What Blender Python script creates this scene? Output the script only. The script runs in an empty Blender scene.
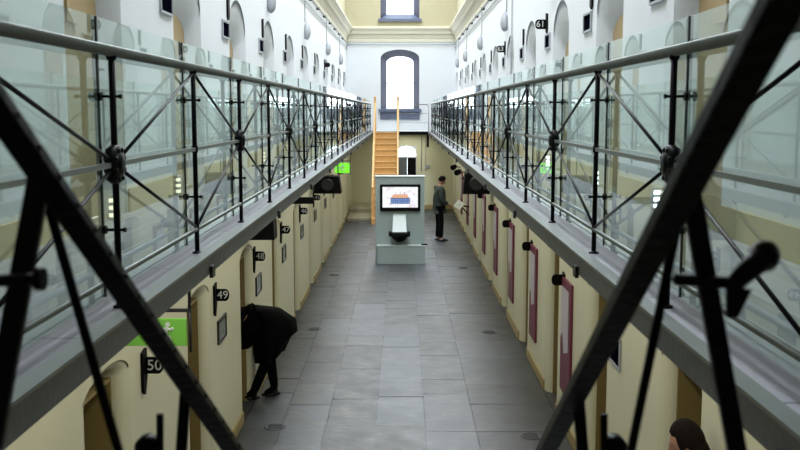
import bpy, bmesh, math, random
from mathutils import Vector, Matrix
random.seed(7)
S = bpy.context.scene
COL = S.collection
PI = math.pi

# ---------------------------------------------------------------- camera
F = 970.0
TILT = math.radians(6.76)
YAW = math.radians(0.118)
EYE = 3.60
cam_d = bpy.data.cameras.new('camera')
cam = bpy.data.objects.new('camera', cam_d)
COL.objects.link(cam)
cam.location = (0, 0, EYE)
cam.rotation_euler = (PI/2 - TILT, 0, YAW)
cam_d.sensor_width = 36.0
cam_d.lens = F/800*36
cam_d.clip_start = 0.05
cam_d.clip_end = 200
cam_d.dof.use_dof = True
cam_d.dof.focus_distance = 11.0
cam_d.dof.aperture_fstop = 7.5
S.camera = cam
# ---------------------------------------------------------------- world, light, exposure
W = bpy.data.worlds.new('overcast_sky'); S.world = W; W.use_nodes = True
wn = W.node_tree.nodes; wl = W.node_tree.links; wn.clear()
wo = wn.new('ShaderNodeOutputWorld'); wb = wn.new('ShaderNodeBackground')
wb.inputs['Color'].default_value = (0.86, 0.93, 1.0, 1); wb.inputs['Strength'].default_value = 4.0
wl.new(wb.outputs[0], wo.inputs[0])

def area(name, loc, rot, sx, sy, power, color):
    l = bpy.data.lights.new(name, 'AREA'); l.shape = 'RECTANGLE'; l.size = sx; l.size_y = sy
    l.energy = power; l.color = color
    o = bpy.data.objects.new(name, l); COL.objects.link(o); o.location = loc; o.rotation_euler = rot
    return o
ROOF = 10.2
SKY_Y0, SKY_Y1 = 5.0, 34.5
area('skylight_daylight', (-.03, (SKY_Y0+SKY_Y1)/2, ROOF-.08), (0, 0, 0), 2.2, SKY_Y1-SKY_Y0, 1750, (0.90, 0.95, 1.0))
area('window_daylight_lower', (0, 35.15, 4.75), (PI/2, 0, PI), .9, 2.0, 35, (0.88, 0.94, 1.0))
area('window_daylight_upper', (0, 35.15, 8.1), (PI/2, 0, PI), .9, 2.2, 35, (0.88, 0.94, 1.0))
# added fill lights under both galleries, no fittings, to brighten the ground floor
for sx in (-1, 1): area('under_gallery_fill', (sx*1.25, 16.5, 2.74), (0, math.radians(0), 0), .12, 33, 125, (1.0, .97, .86))
area('under_landing_fill', (.2, 34.6, 2.7), (0, 0, 0), 1.2, .3, 14, (.98, 1.0, .85))  # added fill light below the landing, lifts the dark far lower wall
S.view_settings.view_transform = 'Standard'; S.view_settings.look = 'None'
S.view_settings.exposure = 0.15; S.view_settings.gamma = 1.0
S.view_settings.use_curve_mapping = False
S.cycles.use_denoising = True
S.cycles.transparent_max_bounces = 32
S.cycles.max_bounces = 10
S.cycles.diffuse_bounces = 5
S.cycles.glossy_bounces = 5
S.cycles.sample_clamp_indirect = 6.0

# ---------------------------------------------------------------- materials
def lin(c):
    return tuple(((v/255)/12.92 if v/255 <= .04045 else ((v/255+.055)/1.055)**2.4) for v in c)
def mat(name, rgb, rough=.6, metal=0.0, var=.06, scale=4.0, bump=0.0, bscale=40.0, spec=.5, emit=None, estr=0):
    m = bpy.data.materials.new(name); m.use_nodes = True
    nt = m.node_tree; n = nt.nodes; l = nt.links
    b = n['Principled BSDF']; c = lin(rgb)
    tc = n.new('ShaderNodeTexCoord')
    nz = n.new('ShaderNodeTexNoise'); nz.inputs['Scale'].default_value = scale; nz.inputs['Detail'].default_value = 5
    l.new(tc.outputs['Object'], nz.inputs['Vector'])
    mx = n.new('ShaderNodeMix'); mx.data_type = 'RGBA'
    mx.inputs[6].default_value = tuple(min(1, v*(1-var)) for v in c)+(1,)
    mx.inputs[7].default_value = tuple(min(1, v*(1+var)) for v in c)+(1,)
    l.new(nz.outputs['Fac'], mx.inputs[0]); l.new(mx.outputs[2], b.inputs['Base Color'])
    b.inputs['Roughness'].default_value = rough; b.inputs['Metallic'].default_value = metal
    b.inputs['Specular IOR Level'].default_value = spec
    if bump:
        n2 = n.new('ShaderNodeTexNoise'); n2.inputs['Scale'].default_value = bscale; n2.inputs['Detail'].default_value = 3
        l.new(tc.outputs['Object'], n2.inputs['Vector'])
        bp = n.new('ShaderNodeBump'); bp.inputs['Strength'].default_value = bump; bp.inputs['Distance'].default_value = .01
        l.new(n2.outputs['Fac'], bp.inputs['Height']); l.new(bp.outputs[0], b.inputs['Normal'])
    if emit:
        b.inputs['Emission Color'].default_value = lin(emit)+(1,); b.inputs['Emission Strength'].default_value = estr
    return m
M = {}
M['white'] = mat('white_limewash', (214, 217, 222), .75, var=.05, scale=.8, bump=.25, bscale=14)
M['cream'] = mat('cream_paint', (212, 209, 180), .45, var=.06, scale=1.5, bump=.15, bscale=20)
M['endcream'] = mat('pale_cream_paint', (205, 202, 172), .6, var=.05, scale=1.2, bump=.1)
M['endwhite'] = mat('pale_grey_paint', (206, 210, 214), .7, var=.04, scale=1)
M['tan'] = mat('tan_gloss_paint', (160, 142, 92), .4, var=.08, scale=3)
M['tandark'] = mat('brown_gloss_paint', (138, 120, 74), .4, var=.1, scale=3)
M['door'] = mat('tan_door_paint', (166, 142, 98), .45, var=.08, scale=2.5)
M['upper'] = mat('warm_stone_paint', (168, 162, 134), .7, var=.05, scale=.7)
M['cornice'] = mat('cornice_plaster', (204, 200, 182), .65, var=.04, scale=2)
M['steel'] = mat('dull_grey_steel', (120, 125, 123), .38, .7, var=.12, scale=6)
M['iron'] = mat('black_iron_paint', (9, 10, 15), .42, var=.2, scale=20, spec=.12)
M['rust'] = mat('old_black_iron', (7, 5, 7), .36, var=.35, scale=30, bump=.2, bscale=60, spec=.07)
M['fascia'] = mat('dark_slate_fascia', (84, 86, 90), .5, var=.18, scale=5, bump=.3, bscale=25)
M['black'] = mat('black_plastic', (4, 4, 6), .55, var=.1, spec=.12)
M['frame'] = mat('black_sign_frame', (22, 22, 27), .35, var=.1)
M['paper'] = mat('printed_notice', (130, 134, 122), .25, var=.25, scale=25)
M['darkpaper'] = mat('dark_notice', (9, 10, 22), .7, var=.3, scale=15, spec=.0)
M['num'] = mat('white_lettering', (205, 208, 205), .5, var=.02)
M['wood'] = mat('honey_pine', (198, 156, 96), .45, var=.18, scale=8)
M['kiosk'] = mat('kiosk_grey_green', (138, 152, 150), .4, var=.04, scale=2)
M['kiosk_light'] = mat('kiosk_light_grey', (165, 178, 176), .35, var=.04)
M['winframe'] = mat('slate_purple_reveal', (58, 58, 78), .55, var=.12, scale=4)
M['sill'] = mat('blue_grey_sill', (84, 92, 114), .5, var=.08)
M['lamp'] = mat('grey_lamp_metal', (160, 164, 170), .55, .1, var=.08)
M['conduit'] = mat('painted_conduit', (150, 155, 158), .5, var=.05)
M['magenta'] = mat('magenta_banner', (108, 40, 62), .5, var=.08)
M['banner_white'] = mat('banner_text_panel', (188, 182, 190), .5, var=.1, scale=18)
M['green'] = mat('green_sign', (112, 176, 70), .4, var=.03, emit=(96, 170, 50), estr=.12)
M['greenlit'] = mat('green_lit_sign', (110, 230, 40), .4, var=.02, emit=(110, 220, 50), estr=.8)
M['coat'] = mat('black_wool', (4, 4, 6), .9, var=.2, scale=12, spec=.1)
M['jacket'] = mat('dark_green_grey_jacket', (42, 50, 47), .85, var=.15, scale=12)
M['trousers'] = mat('black_trousers', (9, 9, 12), .9, spec=.1, var=.15)
M['skin'] = mat('skin', (176, 128, 106), .55, var=.06, scale=12)
M['hair'] = mat('dark_hair', (14, 11, 10), .75, spec=.1, var=.3, scale=60, bump=.4, bscale=120)
M['brownhair'] = mat('brown_hair', (24, 16, 13), .75, spec=.15, var=.3, scale=60, bump=.4, bscale=120)
M['shoe'] = mat('black_leather', (12, 12, 13), .35, var=.1)
M['bulb'] = mat('lit_lamp', (255, 255, 255), .5, var=0, emit=(235, 245, 255), estr=14)
M['bulb_dim'] = mat('dim_lit_lamp', (255, 255, 240), .5, var=0, emit=(255, 245, 215), estr=1.6)
M['ceil'] = mat('white_ceiling', (215, 215, 212), .8, var=.03)
M['drain'] = mat('cast_iron_cover', (60, 62, 66), .5, .3, var=.2, scale=20)
M['darkmetal'] = mat('dark_bracket', (34, 35, 40), .45, .3, var=.15)
M['step'] = mat('pale_stone_step', (150, 146, 122), .6, var=.12, scale=5)
M['greydoor'] = mat('grey_door', (96, 100, 104), .5, var=.08)

def floor_mat():
    m = bpy.data.materials.new('slate_flagstones'); m.use_nodes = True
    nt = m.node_tree; n = nt.nodes; l = nt.links; b = n['Principled BSDF']
    tc = n.new('ShaderNodeTexCoord'); at = n.new('ShaderNodeAttribute'); at.attribute_name = 'stone'
    cr = n.new('ShaderNodeValToRGB'); e = cr.color_ramp.elements
    e[0].position = 0; e[0].color = lin((56, 58, 60))+(1,); e[1].position = 1; e[1].color = lin((80, 85, 91))+(1,)
    k = e.new(.5); k.color = lin((69, 72, 74))+(1,)
    l.new(at.outputs['Fac'], cr.inputs[0])
    nz = n.new('ShaderNodeTexNoise'); nz.inputs['Scale'].default_value = 2.6; nz.inputs['Detail'].default_value = 9; nz.inputs['Roughness'].default_value = .68
    l.new(tc.outputs['Object'], nz.inputs['Vector'])
    rp = n.new('ShaderNodeValToRGB'); rp.color_ramp.elements[0].position = .34; rp.color_ramp.elements[1].position = .7
    rp.color_ramp.elements[0].color = (.62, .60, .57, 1); rp.color_ramp.elements[1].color = (1.2, 1.2, 1.22, 1)
    l.new(nz.outputs['Fac'], rp.inputs[0])
    mx = n.new('ShaderNodeMix'); mx.data_type = 'RGBA'; mx.blend_type = 'MULTIPLY'; mx.inputs[0].default_value = 1
    l.new(cr.outputs[0], mx.inputs[6]); l.new(rp.outputs[0], mx.inputs[7]); l.new(mx.outputs[2], b.inputs['Base Color'])
    r2 = n.new('ShaderNodeMapRange'); r2.inputs['From Min'].default_value = .3; r2.inputs['From Max'].default_value = .7
    r2.inputs['To Min'].default_value = .34; r2.inputs['To Max'].default_value = .62
    l.new(nz.outputs['Fac'], r2.inputs['Value']); l.new(r2.outputs[0], b.inputs['Roughness'])
    b.inputs['Specular IOR Level'].default_value = .4
    n2 = n.new('ShaderNodeTexNoise'); n2.inputs['Scale'].default_value = 9; n2.inputs['Detail'].default_value = 6
    l.new(tc.outputs['Object'], n2.inputs['Vector'])
    bp = n.new('ShaderNodeBump'); bp.inputs['Strength'].default_value = .45; bp.inputs['Distance'].default_value = .012
    l.new(n2.outputs['Fac'], bp.inputs['Height']); l.new(bp.outputs[0], b.inputs['Normal'])
    return m
M['floor'] = floor_mat()

def deck_mat():
    m = bpy.data.materials.new('slate_gallery_deck'); m.use_nodes = True
    nt = m.node_tree; n = nt.nodes; l = nt.links; b = n['Principled BSDF']
    tc = n.new('ShaderNodeTexCoord')
    sp = n.new('ShaderNodeMapping'); sp.inputs['Scale'].default_value = (9, .12, 1)
    l.new(tc.outputs['Object'], sp.inputs['Vector'])
    nz = n.new('ShaderNodeTexNoise'); nz.inputs['Scale'].default_value = 1.6; nz.inputs['Detail'].default_value = 4
    l.new(sp.outputs[0], nz.inputs['Vector'])
    rp = n.new('ShaderNodeValToRGB'); e = rp.color_ramp.elements
    e[0].position = .38; e[0].color = lin((122, 122, 130))+(1,); e[1].position = .62; e[1].color = lin((162, 160, 172))+(1,)
    l.new(nz.outputs['Fac'], rp.inputs[0])
    br = n.new('ShaderNodeTexBrick'); br.inputs['Color1'].default_value = (1, 1, 1, 1); br.inputs['Color2'].default_value = (.9, .9, .9, 1)
    br.inputs['Mortar'].default_value = (.35, .35, .37, 1); br.inputs['Scale'].default_value = 1
    br.inputs['Brick Width'].default_value = 1.4; br.inputs['Row Height'].default_value = .5; br.inputs['Mortar Size'].default_value = .008
    mp = n.new('ShaderNodeMapping'); mp.inputs['Rotation'].default_value = (0, 0, PI/2); l.new(tc.outputs['Object'], mp.inputs['Vector']); l.new(mp.outputs[0], br.inputs['Vector'])
    mx = n.new('ShaderNodeMix'); mx.data_type = 'RGBA'; mx.blend_type = 'MULTIPLY'; mx.inputs[0].default_value = 1
    l.new(rp.outputs[0], mx.inputs[6]); l.new(br.outputs['Color'], mx.inputs[7]); l.new(mx.outputs[2], b.inputs['Base Color'])
    b.inputs['Roughness'].default_value = .45
    return m
M['deck'] = deck_mat()

def glass_mat(name, tint, gain, veil):
    m = bpy.data.materials.new(name); m.use_nodes = True
    nt = m.node_tree; n = nt.nodes; l = nt.links; n.clear()
    o = n.new('ShaderNodeOutputMaterial'); tr = n.new('ShaderNodeBsdfTransparent'); gl = n.new('ShaderNodeBsdfGlossy')
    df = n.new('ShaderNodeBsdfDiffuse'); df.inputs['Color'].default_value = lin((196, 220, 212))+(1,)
    tr.inputs['Color'].default_value = tint+(1,); gl.inputs['Roughness'].default_value = .015
    gl.inputs['Color'].default_value = (.93, 1, .98, 1)
    fr = n.new('ShaderNodeFresnel'); fr.inputs['IOR'].default_value = 1.5
    ge = n.new('ShaderNodeNewGeometry'); inv = n.new('ShaderNodeMath'); inv.operation = 'SUBTRACT'; inv.inputs[0].default_value = 1
    l.new(ge.outputs['Backfacing'], inv.inputs[1])
    ga = n.new('ShaderNodeMath'); ga.operation = 'MULTIPLY'; ga.inputs[1].default_value = gain; l.new(fr.outputs[0], ga.inputs[0])
    mu = n.new('ShaderNodeMath'); mu.operation = 'MULTIPLY'; mu.use_clamp = True
    l.new(ga.outputs[0], mu.inputs[0]); l.new(inv.outputs[0], mu.inputs[1])
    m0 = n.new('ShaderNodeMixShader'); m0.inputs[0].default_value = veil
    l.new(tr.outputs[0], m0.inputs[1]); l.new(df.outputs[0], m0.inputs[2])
    m1 = n.new('ShaderNodeMixShader'); l.new(mu.outputs[0], m1.inputs[0]); l.new(m0.outputs[0], m1.inputs[1]); l.new(gl.outputs[0], m1.inputs[2])
    l.new(m1.outputs[0], o.inputs[0])
    return m
M['glass'] = glass_mat('balustrade_glass', (.90, .96, .935), 1.25, .13)  # pale diffuse veil puts the milky reflection of white walls into the panels
M['winglass'] = glass_mat('window_glass', (.96, .98, 1.0), 1.0, .0)
M['glassedge'] = mat('dark_glass_edge', (14, 22, 30), .25, var=.05)

# screen content: procedural picture
def screen_mat():
    m = bpy.data.materials.new('screen_picture'); m.use_nodes = True
    nt = m.node_tree; n = nt.nodes; l = nt.links; b = n['Principled BSDF']
    nz = n.new('ShaderNodeTexNoise'); nz.inputs['Scale'].default_value = 9
    tc = n.new('ShaderNodeTexCoord'); l.new(tc.outputs['Object'], nz.inputs['Vector'])
    rp = n.new('ShaderNodeValToRGB'); e = rp.color_ramp.elements
    e[0].position = .35; e[0].color = lin((226, 215, 226))+(1,); e[1].position = .5; e[1].color = lin((244, 246, 250))+(1,)
    l.new(nz.outputs['Fac'], rp.inputs[0]); l.new(rp.outputs[0], b.inputs['Emission Color'])
    b.inputs['Emission Strength'].default_value = .95; b.inputs['Base Color'].default_value = (.05, .05, .05, 1); b.inputs['Roughness'].default_value = .3
    return m
M['screen'] = screen_mat()
def emis(name, c, s=.9):
    return mat(name, (10, 10, 10), .3, var=0, emit=c, estr=s)
M['scr_blue'] = emis('screen_blue', (120, 150, 206)); M['scr_orange'] = emis('screen_orange', (232, 178, 140)); M['scr_line'] = emis('screen_dark_line', (70, 84, 130))

# ---------------------------------------------------------------- helpers
def tag(o, label=None, cat=None, group=None, kind=None):
    if label: o['label'] = label
    if cat: o['category'] = cat
    if group: o['group'] = group
    if kind: o['kind'] = kind
    return o
def wloc(o):
    v = Vector((0, 0, 0))
    while o: v += o.location; o = o.parent
    return v
class MB:
    def __init__(s): s.bm = bmesh.new()
    def quad(s, a, b, c, d): s.poly([a, b, c, d])
    def poly(s, pts, smooth=False):
        f = s.bm.faces.new([s.bm.verts.new(p) for p in pts]); f.smooth = smooth; return f
    def box(s, x0, x1, y0, y1, z0, z1, mtx=None):
        v = [Vector((x, y, z)) for x in (x0, x1) for y in (y0, y1) for z in (z0, z1)]
        if mtx: v = [mtx @ p for p in v]
        v = [s.bm.verts.new(p) for p in v]
        fs = []
        for i in ((0, 1, 3, 2), (4, 6, 7, 5), (0, 4, 5, 1), (2, 3, 7, 6), (0, 2, 6, 4), (1, 5, 7, 3)):
            fs.append(s.bm.faces.new([v[k] for k in i]))
        if mtx is None or True: bmesh.ops.recalc_face_normals(s.bm, faces=fs)
        return v
    def bar(s, a, b, r, r2=None, n=10, flat=None):
        a = Vector(a); b = Vector(b); d = (b-a).normalized(); r2 = r if r2 is None else r2
        u = d.cross(Vector((0, 0, 1)))
        if u.length < 1e-3: u = Vector((1, 0, 0))
        u.normalize(); w = d.cross(u)
        ra, rb = [], []
        for i in range(n):
            t = 2*PI*i/n + PI/n; k = (u*math.cos(t)*(flat or 1) + w*math.sin(t))
            ra.append(s.bm.verts.new(a+k*r)); rb.append(s.bm.verts.new(b+k*r2))
        fs = [s.bm.faces.new([ra[i], ra[(i+1) % n], rb[(i+1) % n], rb[i]]) for i in range(n)]
        for f in fs: f.smooth = n > 5
        fs += [s.bm.faces.new(ra[::-1]), s.bm.faces.new(rb)]
        bmesh.ops.recalc_face_normals(s.bm, faces=fs)
    def lathe(s, c, axis, prof, n=20):   # prof: (t along axis, radius)
        c = Vector(c); d = Vector(axis).normalized(); u = d.cross(Vector((0, .1, 1)))
        if u.length < 1e-3: u = Vector((1, 0, 0))
        u.normalize(); w = d.cross(u); rings = []
        for t, r in prof:
            rings.append([s.bm.verts.new(c+d*t+(u*math.cos(2*PI*i/n)+w*math.sin(2*PI*i/n))*max(r, 1e-4)) for i in range(n)])
        fs = []
        for p, q in zip(rings, rings[1:]):
            for i in range(n):
                f = s.bm.faces.new([p[i], p[(i+1) % n], q[(i+1) % n], q[i]]); f.smooth = True; fs.append(f)
        fs += [s.bm.faces.new(rings[0][::-1]), s.bm.faces.new(rings[-1])]
        bmesh.ops.recalc_face_normals(s.bm, faces=fs)
    def extrude(s, pts, vec):       # prism from planar polygon
        vec = Vector(vec); a = [s.bm.verts.new(p) for p in pts]; b = [s.bm.verts.new(Vector(p)+vec) for p in pts]
        n = len(a); fs = [s.bm.faces.new([a[i], a[(i+1) % n], b[(i+1) % n], b[i]]) for i in range(n)]
        fs += [s.bm.faces.new(a[::-1]), s.bm.faces.new(b)]
        bmesh.ops.recalc_face_normals(s.bm, faces=fs)
    def ellipsoid(s, c, rx, ry, rz, fn=None, nu=24, nv=16):
        c = Vector(c); rings = []
        for j in range(nv+1):
            th = PI*j/nv; row = []
            for i in range(nu):
                ph = 2*PI*i/nu; p = Vector((math.sin(th)*math.cos(ph), math.sin(th)*math.sin(ph), math.cos(th)))
                q = Vector((p.x*rx, p.y*ry, p.z*rz))
                if fn: q = fn(p, q)
                row.append(s.bm.verts.new(c+q))
            rings.append(row)
        fs = []
        for p, q in zip(rings, rings[1:]):
            for i in range(nu):
                f = s.bm.faces.new([p[i], q[i], q[(i+1) % nu], p[(i+1) % nu]]); f.smooth = True; fs.append(f)
        bmesh.ops.remove_doubles(s.bm, verts=rings[0]+rings[-1], dist=1e-5)
    def transform(s, m): bmesh.ops.transform(s.bm, matrix=m, verts=s.bm.verts)
    def build(s, name, m, parent=None, bevel=0, **kw):
        if parent: bmesh.ops.translate(s.bm, verts=s.bm.verts, vec=-wloc(parent))
        me = bpy.data.meshes.new(name); s.bm.to_mesh(me); s.bm.free()
        me.materials.append(m if not isinstance(m, str) else M[m])
        o = bpy.data.objects.new(name, me); COL.objects.link(o)
        if parent:
            o.parent = parent
        if bevel:
            b = o.modifiers.new('bevel', 'BEVEL'); b.width = bevel; b.segments = 2; b.limit_method = 'ANGLE'
        tag(o, **kw); return o
def empty(name, loc, label, cat, group=None):
    o = bpy.data.objects.new(name, None); COL.objects.link(o); o.location = loc; o.empty_display_size = .1
    return tag(o, label, cat, group)
def structure(o): o['kind'] = 'structure'; return o
def copy_tree(o, delta, parent=None):
    c = o.copy(); COL.objects.link(c)
    if parent: c.parent = parent
    else: c.location = Vector(o.location)+Vector(delta)
    for ch in o.children: copy_tree(ch, delta, c)
    return c
ORD = ['nearest', 'second', 'third', 'fourth', 'fifth', 'sixth', 'seventh', 'eighth', 'ninth', 'tenth', 'eleventh', 'twelfth',
       'thirteenth', 'fourteenth', 'fifteenth', 'sixteenth', 'seventeenth', 'eighteenth', 'nineteenth', 'twentieth',
       'twenty-first', 'twenty-second', 'twenty-third', 'twenty-fourth', 'twenty-fifth']
def txt(s, size, loc, rot, m, parent, name='lettering', ext=.001):
    cu = bpy.data.curves.new(name, 'FONT'); cu.body = s; cu.size = size; cu.align_x = 'CENTER'; cu.align_y = 'CENTER'; cu.extrude = ext
    cu.resolution_u = 3
    t = bpy.data.objects.new(name, cu); COL.objects.link(t)
    bpy.context.view_layer.update()
    me = bpy.data.meshes.new_from_object(t.evaluated_get(bpy.context.evaluated_depsgraph_get()))
    bpy.data.objects.remove(t)
    me.transform(Matrix.Translation(loc-wloc(parent)) @ rot.to_4x4())
    me.materials.clear(); me.materials.append(M[m])
    o = bpy.data.objects.new(name, me); COL.objects.link(o)
    o.parent = parent
    return o
ct, st = math.cos(TILT), math.sin(TILT)
cy_, sy_ = math.cos(YAW), math.sin(YAW)
def U(px, py, Y):
    """world point on the vertical plane Y seen at a photo pixel"""
    a = (px-400)/F; b = (225-py)/F
    d = Vector((a, ct + b*st, b*ct - st))
    d = Vector((d.x*cy_ - d.y*sy_, d.x*sy_ + d.y*cy_, d.z))
    return Vector((0, 0, EYE)) + d*(Y/d.y)

# ---------------------------------------------------------------- dimensions
DECK = 2.86; SLAB = .10
END = 35.3
WL, WR = 2.00, 1.93       # upper walls half widths
GW = 1.83                 # ground floor walls
PL, PR = 1.065, .997      # railing planes
FL, FR = .993, .911       # fascia planes
BACK = -3.2
R0, PITCH, NP = 3.60-2*1.395, 1.395, 25   # posts
CORN = EYE+2.62

# ---------------------------------------------------------------- floor, ceiling
b = MB(); b.box(-4, 4, BACK-.2, END+.3, -.2, -.012)
fr_ = random.Random(21); stones = []
cols = [-2.6, -1.83, -1.38, -.87, -.30, .27, .84, 1.33, 1.83, 2.6]
for ci in range(len(cols)-1):
    y = BACK-.2+fr_.random()*.6; x0, x1 = cols[ci], cols[ci+1]
    if ci == 6: x1 = cols[8]
    if ci == 7: continue
    while y < END+.3:
        L = fr_.uniform(.62, 1.45); g_ = fr_.uniform(.003, .006); dz = fr_.uniform(-.0015, .0015)
        c = [(x0+g_, y+g_), (x1-g_, y+g_), (x1-g_, y+L-g_), (x0+g_, y+L-g_)]
        c = [(p[0]+fr_.uniform(-.006, .006), p[1]+fr_.uniform(-.008, .008)) for p in c]
        f = b.poly([(p[0], p[1], dz) for p in c]); stones.append((len(b.bm.faces)-1, fr_.random()))
        bt = [(p[0], p[1], -.012) for p in c]
        for q in range(4):
            w = (q+1) % 4; b.quad((c[q][0], c[q][1], dz), bt[q], bt[w], (c[w][0], c[w][1], dz))
        y += L
fo = structure(b.build('floor', 'floor'))
at = fo.data.attributes.new('stone', 'FLOAT', 'FACE')
for i_, v_ in stones: at.data[i_].value = v_
b = MB()
b.box(-4, -1.3, BACK-.2, END+.3, ROOF, ROOF+.2); b.box(1.3, 4, BACK-.2, END+.3, ROOF, ROOF+.2)
b.box(-1.3, 1.3, BACK-.2, SKY_Y0-.2, ROOF, ROOF+.2); b.box(-1.3, 1.3, SKY_Y1+.2, END+.3, ROOF, ROOF+.2)
structure(b.build('ceiling', 'ceil'))
b = MB()
for y in [SKY_Y0-.2+i*(SKY_Y1-SKY_Y0+.4)/16 for i in range(17)]: b.box(-1.3, 1.3, y-.03, y+.03, ROOF+.02, ROOF+.12)
for x in (-.65, 0, .65): b.box(x-.025, x+.025, SKY_Y0-.2, SKY_Y1+.2, ROOF+.03, ROOF+.11)
sk = structure(b.build('window_3', 'white'))
b = MB(); b.box(-1.3, 1.3, SKY_Y0-.2, SKY_Y1+.2, ROOF+.13, ROOF+.14); b.build('pane', 'winglass', sk)

# ---------------------------------------------------------------- walls with arched, splayed openings
def arch(y0, y1, z0, zs, zt, n=12):
    c = (y0+y1)/2; a = (y1-y0)/2
    return [(y0, z0), (y0, zs)] + [(c-a*math.cos(PI*i/n), zs+(zt-zs)*math.sin(PI*i/n)) for i in range(1, n)] + [(y1, zs), (y1, z0)]
def wall_with_openings(name, side, X, ops, z0, z1, ya, yb, prof, inset_z, m, thick=.0):
    """ops: (y0,y1,zs,zt); prof: list of (depth, inset) from face inwards"""
    b = MB(); sx = side
    def P(x, y, z): return (sx*x, y, z)
    y = ya
    for (y0, y1, zs, zt) in ops:
        b.quad(P(X, y, z0), P(X, y0, z0), P(X, y0, z1), P(X, y, z1))
        o = arch(y0, y1, z0, zs, zt)
        for p, q in zip(o[1:-2], o[2:-1]): b.quad(P(X, p[0], p[1]), P(X, q[0], q[1]), P(X, q[0], z1), P(X, p[0], z1))
        prev = [P(X, *p) for p in o]
        last = (0, 0)
        for dep, ins in prof:
            ia, ib, it = ins if isinstance(ins, tuple) else (ins, ins, ins*inset_z)
            cur = [P(X+dep, *p) for p in arch(y0+ia, y1-ib, z0, zs-it*.5, zt-it)]
            va = [b.bm.verts.new(p) for p in prev]; vb = [b.bm.verts.new(p) for p in cur]
            for i in range(len(va)-1):
                f = b.bm.faces.new([va[i], va[i+1], vb[i+1], vb[i]]); f.smooth = True
            prev = cur
        y = y1
    b.quad(P(X, y, z0), P(X, yb, z0), P(X, yb, z1), P(X, y, z1))
    # backing slab behind the recesses
    dmax = prof[-1][0]
    b.box(min(sx*(X+dmax+.06), sx*(X+dmax+.26)), max(sx*(X+dmax+.06), sx*(X+dmax+.26)), ya, yb, z0, z1)
    bmesh.ops.remove_doubles(b.bm, verts=b.bm.verts, dist=1e-5)
    return structure(b.build(name, m))

dn = [0]
def door_leaf(side, X, y0, y1, zs, zt, z0, m='door', open_=False):
    dn[0] += 1
    b = MB(); o = arch(y0, y1, z0, zs, zt)
    b.extrude([(side*X, p[0], p[1]) for p in o], (side*.05, 0, 0))
    d = structure(b.build('door_%d' % dn[0], m))
    h = MB(); yy = y1-.09 if side < 0 else y0+.09
    h.box(side*X-.012 if side > 0 else side*X, side*X if side > 0 else side*X+.012, yy-.03, yy+.03, z0+.95, z0+1.13)
    h.bar((side*X, yy, z0+1.02), (side*(X-.05), yy, z0+1.02), .012); h.bar((side*(X-.05), yy-.05, z0+1.02), (side*(X-.05), yy+.05, z0+1.02), .01)
    h.build('door_handle', 'darkmetal', d)
    # hatch
    h = MB(); yc = (y0+y1)/2
    h.box(min(side*X, side*(X-.015)), max(side*X, side*(X-.015)), yc-.11, yc+.11, z0+1.3, z0+1.45)
    h.build('door_hatch', m, d)
    return d
def reveal_lining(d, side, ya, yb, zt):
    b = MB()
    for y0, y1 in ((ya, ya+.02), (yb-.02, yb)): b.box(min(side*(GW+.10), side*(GW+.47)), max(side*(GW+.10), side*(GW+.47)), y0, y1, 0, zt)
    b.box(min(side*(GW+.10), side*(GW+.47)), max(side*(GW+.10), side*(GW+.47)), ya+.02, yb-.02, zt-.02, zt)
    b.build('door_frame', 'tandark', d)
# upper gallery walls
UP = 2.78
up_ops = [(8.62-2*UP+UP*k, 8.62-2*UP+UP*k+1.18) for k in range(12) if 8.62-2*UP+UP*k+1.3 < END-.2]
prof_u = [(.02, (.004, .03, .10)), (.055, (.01, .06, .22)), (.10, (.015, .09, .34)), (.15, (.02, .12, .42))]
for side, X, nm in ((-1, WL, 'wall_left'), (1, WR, 'wall_right')):
    ops = [(a, c, DECK+1.66, DECK+2.06) for a, c in up_ops]
    wall_with_openings(nm, side, X, ops, DECK, EYE+2.5, BACK, END, prof_u, 1.0, 'white')
    for a, c in up_ops: door_leaf(side, X+.14, a+.02, c-.12, DECK+1.45, DECK+1.64, DECK)
    # tan skirting between the doors
    y = BACK; b = MB()
    for a, c in up_ops+[(END, END)]:
        b.box(min(side*X, side*(X-.02)), max(side*X, side*(X-.02)), y, a-.02, DECK, DECK+.17); y = c+.02
    structure(b.build('baseboard_'+nm[5:], 'tan'))
# ground floor walls
gl_ops = [(2.69+2.74*k, 2.69+2.74*k+.98) for k in range(12) if 2.72+2.74*k+1 < END-.4]
gr_ops = [(3.05+2.74*k, 3.05+2.74*k+.98) for k in range(12) if 3.12+2.74*k+1 < END-.4]
prof_g = [(.006, .04), (.02, .09), (.045, .125), (.07, .14), (.5, .145)]
for side, ops0, nm in ((-1, gl_ops, 'wall_left_lower'), (1, gr_ops, 'wall_right_lower')):
    ops = [(a, c, 1.86, 2.0) for a, c in ops0]
    wall_with_openings(nm, side, GW+.02, ops, 0, DECK-SLAB, BACK, END, prof_g, .3, 'cream')
    for a, c in ops0: reveal_lining(door_leaf(side, GW+.48, a+.10, c-.10, 1.84, 1.94, 0, 'tandark'), side, a+.143, c-.143, 1.84)
    y = BACK; b = MB()
    for a, c in ops0+[(END, END)]:
        b.box(min(side*(GW+.02), side*(GW-.0)), max(side*(GW+.02), side*(GW-.0)), y, a-.01, 0, .13)
        if c < END:
            for yy in (a+.13, c-.145): b.box(min(side*(GW+.13), side*(GW+.47)), max(side*(GW+.13), side*(GW+.47)), yy, yy+.015, 0, .13)
        y = c+.01
    structure(b.build('baseboard_'+nm[5:], 'tan'))

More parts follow.
